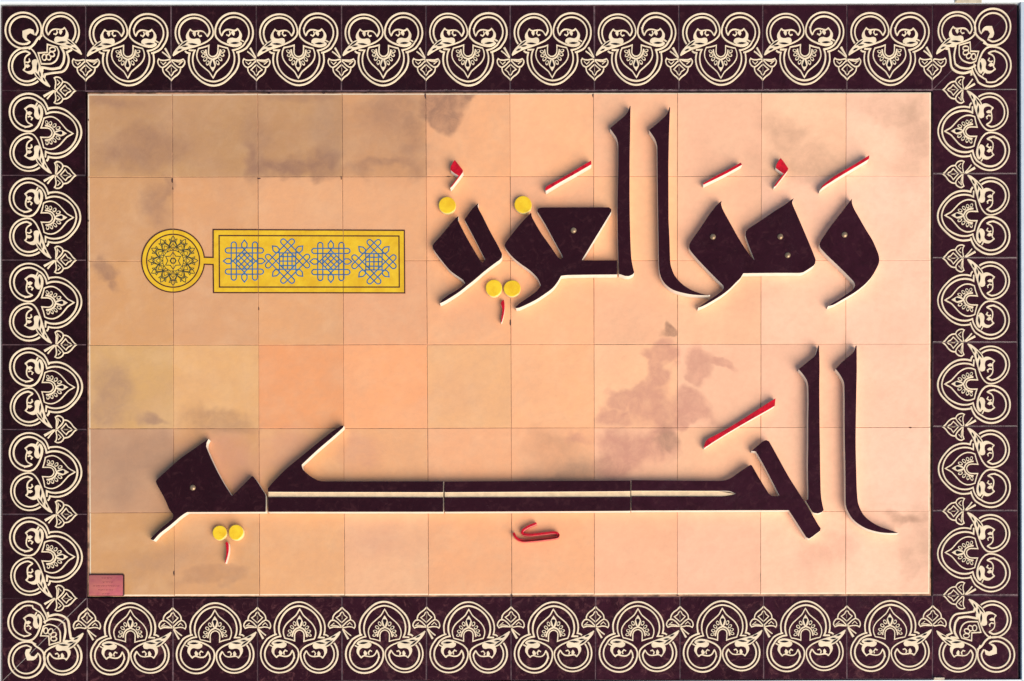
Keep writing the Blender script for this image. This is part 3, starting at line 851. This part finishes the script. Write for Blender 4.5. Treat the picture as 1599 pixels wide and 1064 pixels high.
bands("kaf_letter", Kup, Klo, [(418.8, 778), (692, 778), (692, 767), (418.8, 767)], "dark left part of the long bar with a raised slanting arm in the lower line")
G = conv(220, 660, 4.433, [(470,112),(455,140),(452,166),(480,235),(530,340),(580,430),(630,508),(700,440),(768,371),(778,374),(800,400),(840,465),(865,506),(865,619),(600,620),(320,621),(300,633),(270,655),(200,715),(130,770),(88,816),(64,808),(75,795),(130,740),(190,690),(215,670),(223,650),(222,635),(195,600),(165,530),(110,430),(102,408),(112,392),(180,330),(270,250),(370,180),(440,130)])
t = piece("meem_letter", [G], "dark meem letter with tail and one screw cap, leftmost in the lower line", "letter", LETTERS, M_GLAZE); screw(t, 301.2, 762)

# vowel marks and dots
MARKS = "red vowel marks of the inscription"
HM = 11.5 * S
def mark(name, pts, label, h=HM, side=None, bev=.5):
    return piece(name, [pts], label, "vowel mark", MARKS, M_RED, h=h, side=side, bev=bev, rc=.6, step=2.0)
mark("slanted_mark", conv(1080, 230, 5.33, [(410,127),(420,148),(300,215),(200,265),(100,314),(93,302),(200,240),(300,188)]), "slanted red bar with cream edge above the ha-waw pair, left of the right red comma", h=12.5 * S)
mark("slanted_mark", conv(1080, 230, 5.33, [(1480,66),(1473,101),(1350,175),(1200,265),(1090,337),(1066,362),(1090,318),(1190,240),(1330,158)]), "slanted red bar with cream edge above the single waw, rightmost mark of the upper line", h=14 * S)
mark("slanted_mark", conv(670, 230, 5.71, [(1445,118),(1448,155),(1300,240),(1150,325),(1042,391),(1034,380),(1045,350),(1200,265),(1350,175)]), "slanted red bar with cream edge above the triangular loop, left of the tall lam", h=14 * S)
mark("slanted_mark", conv(1080, 610, 10, [(1312,120),(1300,242),(1150,330),(900,470),(600,645),(350,800),(198,902),(188,882),(215,800),(262,752),(450,655),(700,508),(950,348),(1200,188)]), "slanted red bar in the lower line, above the crossed diagonal stroke")
mark("comma_mark", conv(1080, 230, 5.33, [(742,90),(765,118),(806,178),(800,196),(770,235),(702,322),(684,334),(690,316),(740,250),(766,222),(735,200),(699,172),(705,145),(725,108)]), "red comma mark with a thin tail above the ha-waw pair", h=10 * S)
mark("comma_mark", conv(670, 230, 5.71, [(228,113),(247,135),(302,205),(302,222),(285,247),(205,352),(188,366),(195,346),(248,280),(264,255),(230,235),(191,205),(190,180),(210,138)]), "red comma mark with a broad tail above the leftmost yellow dot of the upper line", h=13 * S)
mark("upright_mark", conv(750, 420, 10.64, [(388,508),(402,560),(406,640),(398,720),(382,800),(355,894),(342,890),(348,800),(362,700),(358,640),(340,580),(358,530)]), "short upright red mark under the pair of yellow dots of the upper line", h=9 * S)
mark("upright_mark", conv(320, 810, 13.3, [(455,470),(490,510),(497,600),(490,700),(465,812),(430,924),(408,920),(425,850),(440,750),(442,650),(432,570),(420,505)]), "short upright red mark under the pair of yellow dots of the lower line", h=11 * S)
def stroke_outline(path, w, step=3):
    q = smooth(path, False, step); L, R = [], []
    for i in range(len(q)):
        t_ = (q[min(len(q)-1, i+1)] - q[max(0, i-1)]).normalized(); n_ = Vector((-t_.y, t_.x)) * w / 2
        L.append(q[i] + n_); R.append(q[i] - n_)
    return [tuple(p) for p in L + R[::-1]]
hook = conv(790, 805, 16, [(765,195),(640,245),(520,305),(430,370),(400,425),(440,468),(560,485),(700,480),(900,458),(1150,428),(1260,432),(1315,480),(1300,545),(1180,565),(900,602),(650,628),(450,638),(330,608),(250,550),(205,470),(190,432)])
mark("hook_mark", stroke_outline(hook, 3.9, 1.5), "red hooked mark folded like a paperclip under the long bar of the lower line", h=9.5 * S, side=M_REDSIDE, bev=.7)

DOTS = "yellow dots of the inscription"
def dot(px, py, r, label, h=8.0):
    wob = [r * (1 + .022 * math.sin(2 * k * math.pi / 20 + px) + .012 * math.sin(3 * k * math.pi / 20 + py)) for k in range(40)]
    pts = [(px + wob[k] * math.cos(k * math.pi / 20), py + wob[k] * math.sin(k * math.pi / 20)) for k in range(40)]
    piece("letter_dot", [pts], label, "dot", DOTS, M_YEL, h=h * S, bev=1.3, rc=0, side=M_DOTSIDE)
M_DOTSIDE = simple("pale_yellow_dot_side", (.82, .66, .30), .4, .05, 60)
dot(698.3, 320.4, 13.3, "yellow dot above the slotted letters, leftmost dot of the upper line")
dot(816.8, 319.5, 13.7, "yellow dot touching the left corner of the triangular loop letter")
dot(771.1, 449.8, 13.1, "left dot of the yellow pair under the upper line")
dot(799.8, 450.3, 13.1, "right dot of the yellow pair under the upper line")
dot(342.8, 832.0, 11.3, "left dot of the yellow pair under the lower line")
dot(368.3, 831.3, 11.8, "right dot of the yellow pair under the lower line", h=11)

# ---------------------------------------------------------------- plaque, frame and clips
pq = thing_at("plaque", (X(166), Y(914)))
tag(pq, "small rose coloured maker's plaque in the lower left corner of the sandy tiles", "plaque")
def rrect(x0, y0, x1, y1, r):
    out = []
    for cx, cy, a in ((x1 - r, y0 + r, 0), (x0 + r, y0 + r, 90), (x0 + r, y1 - r, 180), (x1 - r, y1 - r, 270)):
        for k in range(5):
            t_ = rad(a + 90 * k / 4); out.append((cx + r * math.cos(t_), cy - r * math.sin(t_)))
    return out
def flat(name, pts, z0, z1, mat, parent, bev=.0004):
    P = [(X(a) - X(166), Y(b) - Y(914)) for a, b in pts]
    return obj(name, bm_mesh(prism(P, z0, z1, bev, 0), name, [mat], 40), parent)
flat("plaque_rim", rrect(139.2, 896.6, 194.6, 931, 2.6), .0002, .0022, M_BROWN, pq)
flat("plaque_face", rrect(139.6, 898.8, 192.2, 930.4, 1.6), .0022, .0030, M_PLATE, pq)
trnd = random.Random(5)
for (x0, x1, y) in ((160, 176, 903.2), (160.5, 177, 909.4), (146.5, 187, 915.6), (154, 177, 921.8), (160, 171.5, 928)):
    bm = bmesh.new(); x = x1; k = 0
    while x > x0:                                   # worn line of tiny right-to-left script
        w = trnd.uniform(1.4, 4.2); k += 1
        w = min(w, x - x0 + .4)
        pts = [(x, y - trnd.uniform(.2, .9)), (x - w * .3, y + .1), (x - w * .7, y + trnd.uniform(-.2, .3)), (x - w, y - trnd.uniform(.0, .7))]
        q = smooth(pts, False, .5)
        ribbon(bm, [Vector((X(p.x) - X(166), Y(p.y) - Y(914))) for p in q], .8 * S, .0030, .00015 + .00001 * (k % 9))
        x -= w + trnd.uniform(.6, 1.6)
    obj("text_line", bm_mesh(bm, "text_line", [M_TEXT]), pq)

fr = thing_at("frame")
tag(fr, "white painted frame strip round the outside of the dark tile border", "frame")
def quad_bar(pts, z0, z1, mat, name, parent):
    P = [(X(a), Y(b)) for a, b in pts]
    return obj(name, bm_mesh(prism(P, z0, z1, .0008, 0), name, [mat], 40), parent)
quad_bar([(-60, 5.8), (800, 7.2), (1700, 3.8), (1700, -.8), (800, 2.6), (-60, .6)], -.03, .004, M_WHITE, "top_rail", fr)
quad_bar([(1595.4, 1200), (1760, 1200), (1760, 4.4), (1593.6, 4.4)], -.03, .004, M_WHITE, "right_rail", fr)
quad_bar([(-60, 1200), (1595, 1200), (1594.6, 1061.6), (-60, 1068.4)], -.03, .004, M_WHITE, "bottom_rail", fr)
quad_bar([(-60, 1068), (0.4, 1068), (0.2, 7), (-60, 7)], -.03, .004, M_WHITE, "left_rail", fr)
obj("backing_board", bm_mesh(box_bm(X(-60), X(1760), Y(1200), Y(0), -.058, -.013, 0), "backing_board", [M_BACK]), fr)
def clip(px0, px1, py0, py1, label, mat):
    c = thing_at("clip", (X((px0 + px1) / 2), Y((py0 + py1) / 2)))
    tag(c, label, "clip")
    w, h = (px1 - px0) * S / 2, (py1 - py0) * S / 2
    obj("clip_plate", bm_mesh(box_bm(-w, w, -h, h, .0045, .0068, .0008), "clip_plate", [mat]), c)
    obj("clip_tab", bm_mesh(box_bm(-w * .93, -w * .62, -h * .7, h * 1.1, .0068, .0088, .0008), "clip_tab", [mat]), c)
clip(1490, 1532, 1.2, 6.6, "beige metal clip on the top edge above the upper right corner tile", M_CLIP)
clip(1457, 1474, 1058.5, 1062, "pale clip under the bottom edge below the lower right corner tile", M_CLIP)

for o in list(scene.objects):
    for k in ("h", "mid"):
        if k in o: del o[k]
